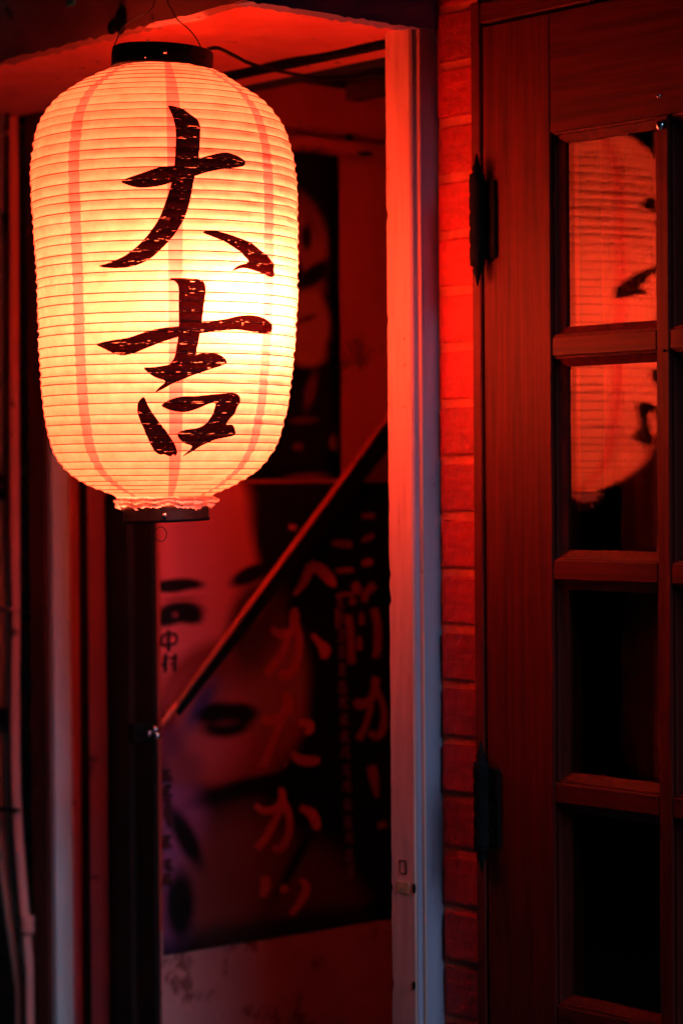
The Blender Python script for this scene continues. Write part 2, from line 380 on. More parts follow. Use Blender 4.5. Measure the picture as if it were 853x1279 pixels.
for k in range(k0, int((2.7-base)/PITCH)):
    o = bpy.data.objects.new('brick', brick_protos[(k*5) % 6]); COL.objects.link(o); o.parent = pier
    wz = base + k*PITCH + 0.0052
    o.location = Vector((BR0+rnd.uniform(-0.0012,0.0012), WALL+rnd.uniform(-0.0008,0.0012), wz)) - Vector(pier.location)
    o.rotation_euler = (rnd.uniform(-0.006,0.006), rnd.uniform(-0.006,0.006), 0)
lint = thing('brick_lintel', (0.6, WALL, 2.03), 'courses of red brick over the wooden door, mostly above the picture', 'brick wall')
zt = hit_y(640, 8, WALL).z
bx('mortar', M['mortar'], lint, BR1+0.002, 1.3, WALL+0.0025, WALL+0.10, zt+0.03, 2.75, 0)
kk = 0; zz = zt+0.03
g = MB().box(0, 0.205, 0, 0.06, 0, PITCH-0.0105, 0.0013, 1); lo = g.build('brick', M['brick'], lint); lm = lo.data
for vtx in lm.vertices: vtx.co += Vector(lint.location)
bpy.data.objects.remove(lo)
while zz < 2.70:
    x = BR1+0.0035 + (0 if kk % 2 else -0.0)
    while x < 1.20:
        o = bpy.data.objects.new('brick', lm); COL.objects.link(o); o.parent = lint
        o.location = Vector((x, WALL, zz+0.0052)) - Vector(lint.location); x += 0.2155
    zz += PITCH; kk += 1

# --- post at the corner of the recess
post = thing('door_post', (0.02, 0.25, 0), 'worn off-white painted post between the recess and the red bricks', 'post')
PA0, PA1 = xw(484, 0.232), xw(515, 0.232)
def ragged_post(x0, x1, y0, y1, z0, z1, n=260):
    g = MB(); rows = []; j = 0.0
    for i in range(n+1):
        z = z0 + (z1-z0)*i/n
        j = 0.75*j + rnd.uniform(-0.0005, 0.0005)
        c = abs(j)*1.0 + (rnd.uniform(0.0008, 0.0032) if rnd.random() < 0.08 else 0)
        e = 0.0015
        rows.append([g.b.verts.new(p) for p in ((x0+c, y0+e+c*0.6, z), (x0+c+e, y0, z), (x1-e, y0, z), (x1, y0+e, z), (x1, y1, z), (x0+c*0.3, y1, z))])
    m = 6
    for i in range(n):
        for k in range(m):
            g.b.faces.new((rows[i][k], rows[i][(k+1)%m], rows[i+1][(k+1)%m], rows[i+1][k]))
    g.b.faces.new(rows[0]); g.b.faces.new(rows[-1])
    return g
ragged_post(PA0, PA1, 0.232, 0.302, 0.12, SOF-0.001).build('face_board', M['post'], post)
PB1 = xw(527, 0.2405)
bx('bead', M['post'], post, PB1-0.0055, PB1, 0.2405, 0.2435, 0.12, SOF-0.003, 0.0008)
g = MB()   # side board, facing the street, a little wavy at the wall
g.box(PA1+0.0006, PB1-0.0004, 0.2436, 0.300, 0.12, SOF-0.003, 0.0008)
tag(g.build('side_board', M['post_side'], post), 'shaded side of the post, dim blue light put into its colour')
# the face board's own side, its shade put into a grey strip
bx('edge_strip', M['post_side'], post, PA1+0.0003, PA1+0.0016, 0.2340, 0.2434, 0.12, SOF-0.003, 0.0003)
# stamp outline, tape and nail holes low on the post
c = hit_y(503, 1083, 0.2315); g = MB(); s = 0.0055; hgt = 0.0075; tk = 0.0008
for (ax0, ax1, az0, az1) in ((-s, s, hgt-tk, hgt), (-s, s, -hgt, -hgt+tk), (-s, -s+tk, -hgt+tk, hgt-tk), (s-tk, s, -hgt+tk, hgt-tk)):
    g.box(c.x+ax0, c.x+ax1, 0.2312, 0.2322, c.z+az0, c.z+az1)
g.build('stamp_outline', M['iron'], post)
c = hit_y(503, 1108, 0.2315); bx('tape_patch', M['tan'], post, c.x-0.009, c.x+0.010, 0.2311, 0.2324, c.z-0.007, c.z+0.006, 0.0003)
for (px, py, sz) in ((517, 1110, 0.0045), (517, 1231, 0.004), (505, 423, 0.0012), (506, 456, 0.0012)):
    c = hit_y(px, py, 0.2315)
    MB().ball(c, sz, 10, (0.6, 0.35, 1.3)).build('nail_head', M['iron'], post)

# --- header beam across the top of the recess
XL = xw(195)                       # right edge of the dark jamb
hdr = thing('recess_header', (-0.3, 0.28, 1.96), 'painted header strip under the canopy at the top of the recess', 'beam')
zb = hit_y(480, 60, 0.285).z
bx('lower_strip', M['soffit'], hdr, -2.2, PA0-0.001, 0.285, 0.325, zb, SOF-0.004, 0.001)
bx('groove', M['iron'], hdr, -2.2, PA0-0.001, 0.2655, 0.2845, SOF-0.004, SOF+0.03, 0)
bx('hanging_rail', M['iron'], hdr, -2.2, PA0-0.001, 0.262, 0.274, SOF-0.009, SOF-0.0045, 0.001)

# --- the recess
RW = -0.482
rec = thing('recess', (-0.24, 0.7, 0), 'small dark entrance recess with red plaster side wall beyond the white post', 'wall')
bx('side_wall', M['recess_wall'], rec, RW-0.08, RW, 0.2695, 1.30, 0.93, 1.935, 0.001)
zt1 = hit_x(440, 186, RW).z
bx('upper_wall', M['recess_wall'], rec, RW-0.08, RW-0.006, 0.2695, 1.30, 1.9352, 2.03, 0)
bx('picture_rail', M['recess_wall'], rec, RW-0.0058, RW+0.010, 0.2695, 1.20, zt1-0.004, zt1+0.010, 0.002)
bx('lower_wall', M['lower_plaster'], rec, RW-0.08, RW+0.002, 0.2695, 1.30, 0.10, 0.9298, 0.001)
bx('back_wall', M['dark_wood'], rec, RW, 0.0, 1.20, 1.28, 0.1, 2.05, 0)
bx('near_wall', M['dark_wood'], rec, 0.0, 0.06, 0.304, 1.28, 0.0, 2.05, 0)
bx('ceiling', M['dark_wood'], rec, RW-0.08, 0.0, 0.33, 1.28, 2.035, 2.06, 0)
for k in range(4):
    bx('ceiling_batten', M['brown_frame'], rec, RW, 0.0, 0.42+k*0.17, 0.445+k*0.17, 2.012, 2.0345, 0.001)
bx('floor', M['pale_plaster'], rec, RW, 0.0, 0.266, 1.20, 0.0, 0.11, 0)
for (px, py, a, bb) in ((456, 190, 0.016, 0.006), (436, 172, 0.006, 0.004), (345, 190, 0.02, 0.006)):
    c = hit_x(px, py, RW+0.004)
    MB().ball(c, 1.0, 12, (0.006, a, bb)).build('hook_plate', M['iron'], rec)

# --- frames left of the recess, seen beneath the lantern
def at(px): return xw(px, WALL, 900)
jb = thing('recess_jamb', (at(165), WALL, 0), 'black wooden jamb left of the face poster', 'door frame')
bx('board', M['dark_wood'], jb, at(135), at(194.5), 0.262, 0.2685, 0.1, SOF-0.002, 0.0015)
bx('stop', M['dark_wood'], jb, at(150), at(172), 0.252, 0.2615, 0.1, SOF-0.003, 0.001)
rb = thing('red_panel', (at(121), 0.28, 0), 'faded red board left of the black jamb, under the lantern', 'panel')
bx('board', M['red_board'], rb, at(106), at(134.5), 0.270, 0.30, 0.1, SOF-0.002, 0.002)
al = thing('white_strip', (at(72), 0.25, 0), 'dull white aluminium upright, left of the faded red board', 'door frame')
xr = at(70)
yr = WALL + 0.026
bx('channel', M['white_alu'], al, xr-0.012, xr, WALL-0.001, yr, 0.1, SOF-0.002, 0.0012)
bx('seal', M['red_board'], al, xr+0.001, xr+0.005, yr-0.002, yr+0.012, 0.1, SOF-0.002, 0.001)
bk = thing('brown_frame', (at(52), 0.25, 0), 'dark red brown weathered upright between pipes and white strip', 'door frame')
bx('board', M['brown_frame'], bk, at(43), xr-0.0125, 0.258, 0.30, 0.1, SOF-0.002, 0.002)
for k in range(15):
    z = 0.6+k*0.095
    MB().ball((at(46)+rnd.uniform(-.003,.003), 0.258, z), 0.0035, 8, (1, 0.4, 1.6)).build('nail_head', M['brown_frame'], bk)
bx('backing', M['dark_wood'], bk, at(20), at(108), 0.302, 0.33, 0.1, SOF-0.002, 0)
sw = thing('side_wall', (at(-60), 0.3, 0), 'dark mossy rough wall at the far left behind the pipes', 'wall')
g = MB(); nx, nz = 60, 160; gr = []
for i in range(nx+1):
    gr.append([g.b.verts.new((-3.2+(at(24)+3.2)*i/nx, 0.30+rnd.uniform(-0.004,0.004), 0.0+2.05*j/nz)) for j in range(nz+1)])
for i in range(nx):
    for j in range(nz): g.b.faces.new((gr[i][j], gr[i+1][j], gr[i+1][j+1], gr[i][j+1]))
g.build('stucco_face', M['stucco'], sw)
bx('wall_core', M['dark_room'], sw, -3.2, at(24), 0.31, 0.42, 0, 2.05, 0)
# building above and to the sides, out of frame, closes the volume
up = thing('upper_storey', (0, 0.5, 2.35), 'dark upper wall above the canopy, outside the picture', 'wall')
bx('wall', M['facade'], up, -3.2, BR0-0.032, 0.266, 0.40, 2.0, 4.5, 0)
bx('wall', M['facade'], up, BR0-0.03, 2.0, 0.266, 0.40, 2.76, 4.5, 0)
bx('roof', M['facade'], up, -3.2, 2.0, 0.402, 3.0, 2.80, 2.95, 0)
bx('wall', M['facade'], up, -3.2, 2.0, 2.8, 3.0, 0.0, 2.79, 0)

# ================================================================== DOOR
DF = 0.256            # y of the door's face
XD0 = xw(606, DF, 640); XP0 = xw(689, DF, 640); XP1 = xw(820, DF, 640); XP2 = xw(836, DF, 640)
OW = XP1-XP0; MW = XP2-XP1
ZROW = [hit_y(690, py, DF).z for py in (447, 702)]      # opening of row 2, top and bottom
OH = ZROW[0]-ZROW[1]
zpitch = (hit_y(690, 165, DF).z - hit_y(690, 1002, DF).z)/3.0
ZTOP = hit_y(690, 165, DF).z
DT = hit_y(606, 33, DF).z
NCOL = 4; NROW = 5
XD1 = XP0 + NCOL*OW + (NCOL-1)*MW + (XP0-XD0)
ZB = ZTOP - (NROW-1)*zpitch - OH
door = thing('wooden_door', (XD0, DF, 0.13), 'red brown wooden door with small glass panes reflecting the lantern', 'door')
GD = 0.018; INS = 0.0075
bx('stile', M['door_wood'], door, XD0, XP0, DF, DF+0.045, 0.13, DT, 0.001)
bx('stile', M['door_wood'], door, XD1-(XP0-XD0), XD1, DF, DF+0.045, 0.13, DT, 0.001)
bx('top_rail', M['door_wood_cross'], door, XP0+0.0003, XD1-(XP0-XD0)-0.0003, DF+0.0006, DF+0.045, ZTOP, DT, 0.0006)
bx('bottom_rail', M['door_wood_cross'], door, XP0+0.0003, XD1-(XP0-XD0)-0.0003, DF+0.0006, DF+0.045, 0.13, ZB, 0.0006)
bx('kick_panel', M['door_wood'], door, XP0+0.03, XD1-(XP0-XD0)-0.03, DF-0.005, DF+0.0005, 0.2, ZB-0.06, 0.004)
for c in range(1, NCOL):
    x = XP0 + c*OW + (c-1)*MW
    bx('muntin', M['door_wood'], door, x, x+MW, DF+0.0006, DF+0.040, ZB, ZTOP, 0.0012)
for r in range(1, NROW):
    for c in range(NCOL):
        z1 = ZTOP - (r-1)*zpitch - OH; z0 = ZTOP - r*zpitch
        x = XP0 + c*(OW+MW)
        bx('muntin', M['door_wood_cross'], door, x+0.0004, x+OW-0.0004, DF+0.0011, DF+0.040, z0, z1, 0.0010)
gb = None
for r in range(NROW):
    for c in range(NCOL):
        x0 = XP0 + c*(OW+MW)+0.0002; x1 = x0+OW-0.0004; z1 = ZTOP - r*zpitch-0.0002; z0 = z1-OH+0.0004
        if gb is None:
            g = MB()   # moulded bead round the opening: a fillet, then a slope down to the glass
            def ringv(ins, y): return [g.b.verts.new(p) for p in ((x0+ins,y,z0+ins),(x1-ins,y,z0+ins),(x1-ins,y,z1-ins),(x0+ins,y,z1-ins))]
            rs = [ringv(0, DF+0.004), ringv(0.0022, DF+0.0045), ringv(0.003, DF+0.0075), ringv(0.0085, DF+0.0115), ringv(0.0105, DF+0.013), ringv(0.0108, DF+GD), ringv(0, DF+GD+0.004)]
            for a, bq in zip(rs, rs[1:]):
                for k in range(4): g.b.faces.new((a[k], a[(k+1)%4], bq[(k+1)%4], bq[k]))
            gb = g.build('glazing_bead', M['door_wood'], door); ox, oz = x0, z0
            p = bx('pane', M['glass'], door, x0+0.004, x1-0.004, DF+GD-0.003, DF+GD+0.001, z0+0.004, z1-0.004, 0)
        else:
            for src in (gb, p):
                o = src.copy(); COL.objects.link(o); o.parent = door
                o.location = Vector((x0-ox, 0, z0-oz))
# small round nuts at the corner of the first pane
for (px, py, rr) in ((824, 157, 0.0050), (822, 120, 0.0022), (829, 438, 0.0016)):
    c = hit_y(px, py, DF-0.001)
    MB().ball(c, rr, 14, (1, 0.8, 1)).build('screw', M['chrome'] if rr > .002 else M['iron'], door)
def hinge(py0, py1):
    xh = xw(598, DF-0.0115); za = hit_y(594, py1, DF-0.0115).z; zb_ = hit_y(594, py0, DF-0.0115).z
    g = MB(); yb = DF-0.0115
    prof = []
    n = 26
    for i in range(n):
        z = za + (zb_-za)*i/(n-1); prof.append((0.0085 if i % 5 else 0.0074, z))
    prof = [(0.0005, za)] + prof + [(0.0005, zb_)]
    g.lathe(prof, xh, yb, 16)
    h = g.build('hinge', M['iron'], door)
    for sgn, zz0 in ((1, zb_), (-1, za)):
        MB().lathe([(0.0082, zz0-sgn*0.001), (0.0082, zz0+sgn*0.003), (0.0040, zz0+sgn*0.005), (0.0058, zz0+sgn*0.010), (0.0032, zz0+sgn*0.014), (0.0004, zz0+sgn*0.026)], xh, yb, 12).build('finial', M['iron'], h)
    bx('leaf', M['iron'], h, xh-0.004, XD0+0.021, DF-0.0045, DF-0.0012, za+0.004, zb_-0.004, 0.0006)
    for q in (0.2, 0.5, 0.8):
        MB().ball((XD0+0.010, DF-0.0047, za+(zb_-za)*q), 0.003, 8, (1, 0.4, 1)).build('screw', M['iron'], h)
hinge(222, 328); hinge(955, 1058)

fr = thing('door_frame', (xw(598, 0.25), 0.26, 0.12), 'narrow dark red frame around the wooden door, right of the bricks', 'door frame')
CX0 = xw(590.5, DF-0.001); CX1 = XD0-0.0035
bx('side_jamb', M['casing_wood'], fr, CX0, CX1, DF-0.001, 0.33, 0.12, DT+0.028, 0.0015)
bx('side_jamb', M['casing_wood'], fr, XD1+0.0035, XD1+0.03, DF-0.001, 0.33, 0.12, DT+0.028, 0.0015)
bx('head', M['door_wood_cross'], fr, CX1+0.0003, XD1+0.0032, DF-0.0007, 0.33, DT+0.004, DT+0.026, 0.0015)
bx('stop', M['iron'], fr, CX1-0.001, XD0+0.002, DF+0.012, DF+0.06, 0.12, DT+0.004, 0)

# room behind the door: curtain and dark walls
rm = thing('shop_interior', (0.6, 1.2, 0), 'unlit room behind the glass door', 'room')
bx('back_wall', M['dark_room'], rm, 0.0615, 1.9, 2.0, 2.05, 0, 2.7, 0)
bx('side_wall', M['dark_room'], rm, 0.0615, 0.08, 0.40, 1.99, 0, 2.7, 0)
bx('side_wall', M['dark_room'], rm, 1.85, 1.9, 0.40, 1.99, 0, 2.7, 0)
bx('ceiling', M['dark_room'], rm, 0.0615, 1.9, 0.36, 1.99, 2.71, 2.75, 0)
bx('pier', M['dark_room'], rm, XD1+0.034, 2.0, 0.266, 0.40, 0, 2.75, 0)
YC = 0.325
xc0 = hit_y(752, 650, YC).x; g = MB(); cols = []
for i in range(70):
    x = xc0 + 0.42*i/69; yy = YC + 0.008*math.sin(i*0.75)+0.003*math.sin(i*1.9)
    cols.append([g.b.verts.new((x+0.0012*math.sin(z*9), yy+0.002*math.sin(z*5+i), z)) for z in np.linspace(hit_y(752, 690, YC).z-0.25, 2.0, 40)])
for i in range(69):
    for j in range(39):
        f = g.b.faces.new((cols[i][j], cols[i+1][j], cols[i+1][j+1], cols[i][j+1])); f.smooth = True
tag(g.build('curtain', M['curtain']), 'plain brown cloth curtain hanging inside the glass door', 'curtain')

# ================================================================== LANTERN
LX, LY = -0.072, -0.022
view = Vector((CM @ Vector((0,0,-1)))); view.z = 0; view.normalize()
side = Vector((-view.y, view.x, 0)) * -1          # to the right in the picture
def hit_axis(px, py):
    r = ray(px, py); n = view; return CAM_LOC + r * ((Vector((LX,LY,0))-CAM_LOC).dot(n)/r.dot(n))
TAB = [(87.5,203.0,61.5),(96,200.5,82),(110,198,105),(131,199.5,133.5),(161,201.5,153.8),(202,204,164),(242,205.7,166),(302,208.3,164.5),(370,210,162.5),(441,209,159.5),(506,207.5,153),(551,205.8,143),(578,204,129),(595,203,111),(607,203,91),(615,204,72),(620,205,60)]
dist = (Vector((LX,LY,1.5))-CAM_LOC).length
P3 = []
for (py, cx, r) in TAB:
    h = hit_axis(cx, py); P3.append((h.z, (h-Vector((LX,LY,0))).dot(side), r*dist/FPX*0.9985))
P3 = np.array(P3)
def catmull(P, n=14, closed=False):
    out = []; m = len(P)
    rng = range(m) if closed else range(m-1)
    for i in rng:
        if closed: p0, p1, p2, p3 = P[(i-1)%m], P[i], P[(i+1)%m], P[(i+2)%m]
        else: p0, p1, p2, p3 = P[max(i-1,0)], P[i], P[i+1], P[min(i+2,m-1)]
        for k in range(n):
            t = k/n
            out.append(0.5*((2*p1)+(-p0+p2)*t+(2*p0-5*p1+4*p2-p3)*t*t+(-p0+3*p1-3*p2+p3)*t**3))
    if not closed: out.append(P[-1])
    return np.array(out)
def smooth(P, n=8): return [Vector(p) for p in catmull(np.array([tuple(p) for p in P]), n)]
PR = catmull(P3)
ARC = np.concatenate([[0], np.cumsum(np.hypot(np.diff(PR[:,0]), np.diff(PR[:,2])))])
NR = 52; DS = ARC[-1]/NR
jr = [rnd.uniform(-0.13, 0.13)*DS for _ in range(NR+2)]
tl_ = [(rnd.uniform(0, 0.0008), rnd.uniform(0, 6.28)) for _ in range(NR+2)]
jr[0] = jr[NR] = 0
bayd = [rnd.uniform(0.7, 1.35) for _ in range(NR+1)]
def S(k, fr_, th, out=0.0):
    """point of the shade: bay k, fraction fr_ down the bay, angle th (0 = towards camera, + = right)"""
    def sarc(kk):
        return kk*DS + jr[kk] + (tl_[kk][0]*math.sin(th+tl_[kk][1]) if 0 < kk < NR else 0)
    s = sarc(k)*(1-fr_) + sarc(min(k+1, NR))*fr_
    z = np.interp(s, ARC, PR[:,0]); off = np.interp(s, ARC, PR[:,1]); rr = np.interp(s, ARC, PR[:,2])
    e = 0.0006*DS/DS
    dz = np.interp(s+1e-3, ARC, PR[:,0])-np.interp(s-1e-3, ARC, PR[:,0]); dr = np.interp(s+1e-3, ARC, PR[:,2])-np.interp(s-1e-3, ARC, PR[:,2])
    L = math.hypot(dz, dr) or 1; nr, nz = -dz/L, dr/L       # outward normal
    if nr < 0: nr, nz = -nr, -nz
    sag = -0.0015*bayd[k]*math.sin(math.pi*fr_) * (1+0.25*math.sin(th*9+k*1.7)) + 0.0003*math.sin(th*23+k)*math.sin(math.pi*fr_)
    d = sag + out
    rr += nr*d; z += nz*d
    c = Vector((LX, LY, 0)) + side*off
    return c + side*(rr*math.sin(th)) - view*(rr*math.cos(th)) + Vector((0,0,z))
# the angle of the seam bands in object space
a0 = math.atan2(-view.y, -view.x)                 # object angle of th = 0 ; side is +90 deg or -90 deg from it
sgn = 1 if (Vector((-view.x,-view.y,0)).cross(side)).z > 0 else -1
BAND_SHIFT = -(a0 + sgn*R(8.5)) % (math.pi/4)
M['paper'] = paper_mat('lantern_paper', True, 0.60)
M['paper_thin'] = paper_mat('torn_lantern_paper', False, 0.97, 0.04, ((0.97,0.95,0.90),(1.0,1.0,0.97)))
M['ink'] = ink_mat(); M['bulb'] = bulb_mat()

lz0 = float(PR[-1,0])
lan = thing('paper_lantern', (LX, LY, lz0-0.03), 'glowing white paper lantern with large black brush characters, hanging under the canopy', 'lantern')
NT, SUB = 168, 6
g = MB(); rows = []
for k in range(NR):
    for q in range(SUB):
        rows.append([g.b.verts.new(S(k, q/SUB, 2*math.pi*i/NT)) for i in range(NT)])
rows.append([g.b.verts.new(S(NR-1, 1.0, 2*math.pi*i/NT)) for i in range(NT)])
for a, bq in zip(rows, rows[1:]):
    for i in range(NT):
        f = g.b.faces.new((a[i], a[(i+1)%NT], bq[(i+1)%NT], bq[i])); f.smooth = True
g.build('shade', M['paper'], lan)
for k in range(1, NR):
    g = MB(); n = 96; ph1, ph2 = rnd.uniform(0, 6.28), rnd.uniform(0, 6.28); base_o = rnd.uniform(-0.00038, 0.00012)
    ringz = []
    for i in range(n):
        th = 2*math.pi*i/n
        o_ = base_o + 0.00026*math.sin(2*th+ph1) + 0.00018*math.sin(5*th+ph2)
        c = S(k, 0, th, o_); rad = (c-Vector((LX,LY,c.z))).normalized(); rr = 0.00066
        ringz.append([g.b.verts.new(c + rad*rr*math.cos(a)+Vector((0,0,1))*rr*math.sin(a)) for a in (0, 2.09, 4.19)])
    for i in range(n):
        A, B = ringz[i], ringz[(i+1)%n]
        for j in range(3):
            f = g.b.faces.new((A[j], B[j], B[(j+1)%3], A[(j+1)%3])); f.smooth = True
    g.build('rib', M['rib'], lan)

# --- brush characters, laid on the paper
def pts(ox, oy, L, s=3.281): return [np.array((ox+x/s, oy+y/s)) for x, y in L]
dai_v = pts(100,120,[(362,38),(400,44),(440,62),(475,88),(492,115),(494,160),(490,230),(485,290),(470,335),(462,380),(452,430),(435,485),(410,535),(380,578),(335,625),(290,665),(240,690),(190,702),(130,705),(75,697),(110,685),(160,665),(210,635),(260,590),(300,540),(330,490),(352,430),(370,375),(380,330),(388,280),(392,220),(394,160),(388,110),(375,70)])
dai_h = pts(100,120,[(170,350),(200,333),(260,312),(330,290),(400,282),(470,262),(520,245),(590,230),(630,237),(660,250),(677,268),(675,285),(640,293),(580,300),(520,312),(470,328),(400,345),(350,362),(300,372),(240,375),(190,362)])
dai_d = pts(100,120,[(505,558),(540,550),(590,560),(650,578),(700,600),(740,628),(775,660),(800,700),(798,735),(785,742),(750,728),(700,710),(665,705),(625,717),(650,695),(690,680),(675,655),(640,625),(600,600),(555,580)])
kit_v = pts(100,330,[(368,58),(410,56),(470,58),(500,66),(514,85),(516,120),(508,180),(500,240),(490,300),(480,350),(474,380),(465,430),(420,440),(372,425),(370,410),(388,380),(398,330),(405,280),(406,220),(405,160),(405,100),(395,75)])
kit_h = pts(100,330,[(68,330),(90,320),(140,310),(200,300),(260,280),(330,262),(400,254),(470,242),(540,232),(600,224),(650,212),(700,208),(745,215),(775,232),(792,262),(780,280),(740,282),(690,275),(640,268),(560,275),(500,283),(440,290),(390,302),(330,322),(270,345),(220,365),(170,374),(120,358),(85,342)])
kit_s = pts(100,330,[(262,425),(300,422),(360,412),(420,395),(470,372),(520,363),(565,368),(595,385),(602,405),(580,418),(540,430),(480,450),(430,470),(380,490),(340,512),(310,524),(325,505),(350,480),(310,465),(280,445)])
kou_l = pts(100,330,[(262,545),(280,580),(305,620),(335,660),(365,700),(390,740),(400,775),(390,790),(385,782),(370,790),(345,780),(330,782),(310,770),(290,740),(272,700),(255,660),(240,625),(234,590),(242,562)])
kou_r = pts(100,330,[(335,578),(370,555),(420,542),(480,540),(560,532),(620,528),(650,535),(660,555),(650,580),(630,620),(600,655),(625,658),(637,675),(635,700),(600,712),(550,722),(510,740),(470,762),(425,790),(440,770),(460,748),(430,735),(405,712),(403,690),(440,678),(490,670),(530,640),(550,600),(556,572),(530,572),(490,590),(440,605),(400,605),(360,595)])
def on_shade(px, py):
    r = ray(px, py); z = (CAM_LOC + r*2.42).z
    th = 0.0
    for _ in range(12):
        rr = np.interp(-z, -PR[:,0], PR[:,2]); off = np.interp(-z, -PR[:,0], PR[:,1])
        c = Vector((LX, LY, 0)) + side*off - CAM_LOC; c.z = 0
        d = Vector((r.x, r.y, 0)); A = d.dot(d); Bq = d.dot(c); Cq = c.dot(c)-rr*rr
        disc = max(Bq*Bq-A*Cq, 0); t = (Bq-math.sqrt(disc))/A
        p = CAM_LOC + r*t; z = p.z
        q = p-CAM_LOC-c; th = math.atan2(q.dot(side), -q.dot(view))
    s = np.interp(-z, -PR[:,0], ARC)
    kk = s/DS; k = int(kk); 
    for _ in range(3):
        sa = lambda m: m*DS + jr[m] + (tl_[m][0]*math.sin(th+tl_[m][1]) if 0 < m < NR else 0)
        if s < sa(k): k -= 1
        elif s > sa(k+1): k += 1
    k = min(max(k, 0), NR-1)
    f = (s-sa(k))/(sa(k+1)-sa(k))
    return k, min(max(f, 0), 1), th
def inside(p, poly):
    c = False; n = len(poly); x, y = p
    for i in range(n):
        x1, y1 = poly[i]; x2, y2 = poly[i-1]
        if (y1 > y) != (y2 > y) and x < (x2-x1)*(y-y1)/(y2-y1)+x1: c = not c
    return c
def ink_part(name, polys, out0):
    polys = [catmull(np.array(p), 4, True) for p in polys]
    V, E = [], []
    for p in polys:
        b0 = len(V); V += [Vector((float(a), float(b_))) for a, b_ in p]
        E += [(b0+i, b0+(i+1)%len(p)) for i in range(len(p))]
    allp = np.concatenate(polys); x0, y0 = allp.min(0); x1, y1 = allp.max(0)
    yy = y0
    while yy < y1:
        xx = x0 + (0.9 if int(yy*10) % 2 else 0)
        while xx < x1:
            if any(inside((xx, yy), p) for p in polys): V.append(Vector((float(xx), float(yy))))
            xx += 3.2
        yy += 1.35
    vo, eo, fo, _, _, _ = geometry.delaunay_2d_cdt(V, E, [], 1, 1e-5)
    g = MB(); vs = {}; rl = g.b.verts.layers.float.new('rib')
    for f in fo:
        fv = []
        for i in f:
            if i not in vs:
                k, fr_, th = on_shade(vo[i].x, vo[i].y)
                v = g.b.verts.new(S(k, fr_, th, 0.00035)); v[rl] = max(0, 1-min(fr_, 1-fr_)/0.16)
                vs[i] = v
            fv.append(vs[i])
        try: g.b.faces.new(fv).smooth = True
        except ValueError: pass
    return g.build(name, M['ink'], lan)
tag(ink_part('painted_character', [dai_v, dai_h, dai_d], 0), 'upper black brush character')
tag(ink_part('painted_character', [kit_v, kit_h, kit_s, kou_l, kou_r], 0), 'lower black brush character')

# --- caps, socket, bulb, torn paper edge, wires
def ring_part(name, mat, c, r, h, tilt, th=0.0022, lip=0.0):
    g = MB()
    prof = [(r, -h/2), (r+lip, -h/2+0.001), (r+lip, -h/2+0.003), (r, -h/2+0.004), (r, h/2-0.0015), (r-0.001, h/2), (r-th, h/2), (r-th, -h/2)]
    g.lathe(prof, 0, 0, 64, close=True)
    ax = view; bmesh.ops.rotate(g.b, verts=g.b.verts[:], cent=(0,0,0), matrix=Matrix.Rotation(tilt, 3, ax))
    bmesh.ops.translate(g.b, verts=g.b.verts[:], vec=c)
    return g.build(name, mat, lan)
ct = hit_axis(203.5, 75.5); RC = 62.5*dist/FPX
HC = 25*dist/FPX
cap = ring_part('top_cap', M['cap'], ct, RC, HC, R(3.0), 0.003, 0.001)
cb = hit_axis(207.5, 642); RB = 53.5*dist/FPX
bot = ring_part('bottom_ring', M['cap'], cb, RB, 20*dist/FPX, R(-2.0), 0.003, 0.0008)
# torn paper between the shade and the bottom ring
g = MB(); n = 150; ra = []
for i in range(n):
    th = 2*math.pi*i/n
    top = S(NR-1, 0.95, th); c = Vector((cb.x, cb.y, 0))
    d = side*math.sin(th)-view*math.cos(th)
    zt_ = top.z; zl = cb.z+0.0075+0.0018*math.sin(th*5+1)+0.0012*math.sin(th*13)+rnd.uniform(-0.0009, 0.0009)
    w1 = 0.5+0.5*math.sin(th*7+2); w2 = 0.5+0.5*math.sin(th*11+0.5)
    row = [top]
    for q, (f_, dr_) in enumerate(((0.18, 0.0045), (0.42, 0.0095+0.002*w1), (0.58, 0.0020+0.003*w2), (0.85, 0.0085-0.003*w1), (1.0, 0.0025))):
        row.append(c + d*(RB+dr_+rnd.uniform(-0.0009, 0.0009)) + Vector((0,0, zt_*(1-f_)+zl*f_+rnd.uniform(-0.0006,0.0006))))
    ra.append([g.b.verts.new(p) for p in row])
for i in range(n):
    A, B = ra[i], ra[(i+1)%n]
    for j in range(5):
        if j == 4 and i % 19 in (4, 5): continue
        if j == 3 and i % 37 == 9: continue
        g.b.faces.new((A[j], B[j], B[j+1], A[j+1]))
tag(g.build('paper_edge', M['paper_thin'], lan), 'torn bright paper edge above the bottom ring')
BP = Vector((LX, LY, 0)) + side*0.058 - view*0.052 + Vector((0,0,hit_axis(280, 385).z))
MB().ball(BP, 0.024, 20, (1,1,1.15)).build('bulb', M['bulb'], lan)
sd = (view*0.9 - side*0.5 + Vector((0,0,0.25))).normalized()
MB().tube([BP+sd*0.020, BP+sd*0.028, BP+sd*0.048, BP+sd*0.060], 0.013, 16, True, [0.009, 0.014, 0.014, 0.008]).build('socket', M['cap'], lan)
MB().tube(smooth([BP+sd*0.058, BP+sd*0.085+Vector((0,0,0.02)), Vector((LX, LY, ct.z-0.10))+view*0.048, Vector((LX, LY, ct.z-0.01))+view*0.045-side*0.01]), 0.003, 8).build('inner_cord', M['cord'], lan)
bx('cross_bar', M['cap'], lan, ct.x-RC+0.002, ct.x+RC-0.002, ct.y+0.012, ct.y+0.018, ct.z-0.004, ct.z, 0.0006)
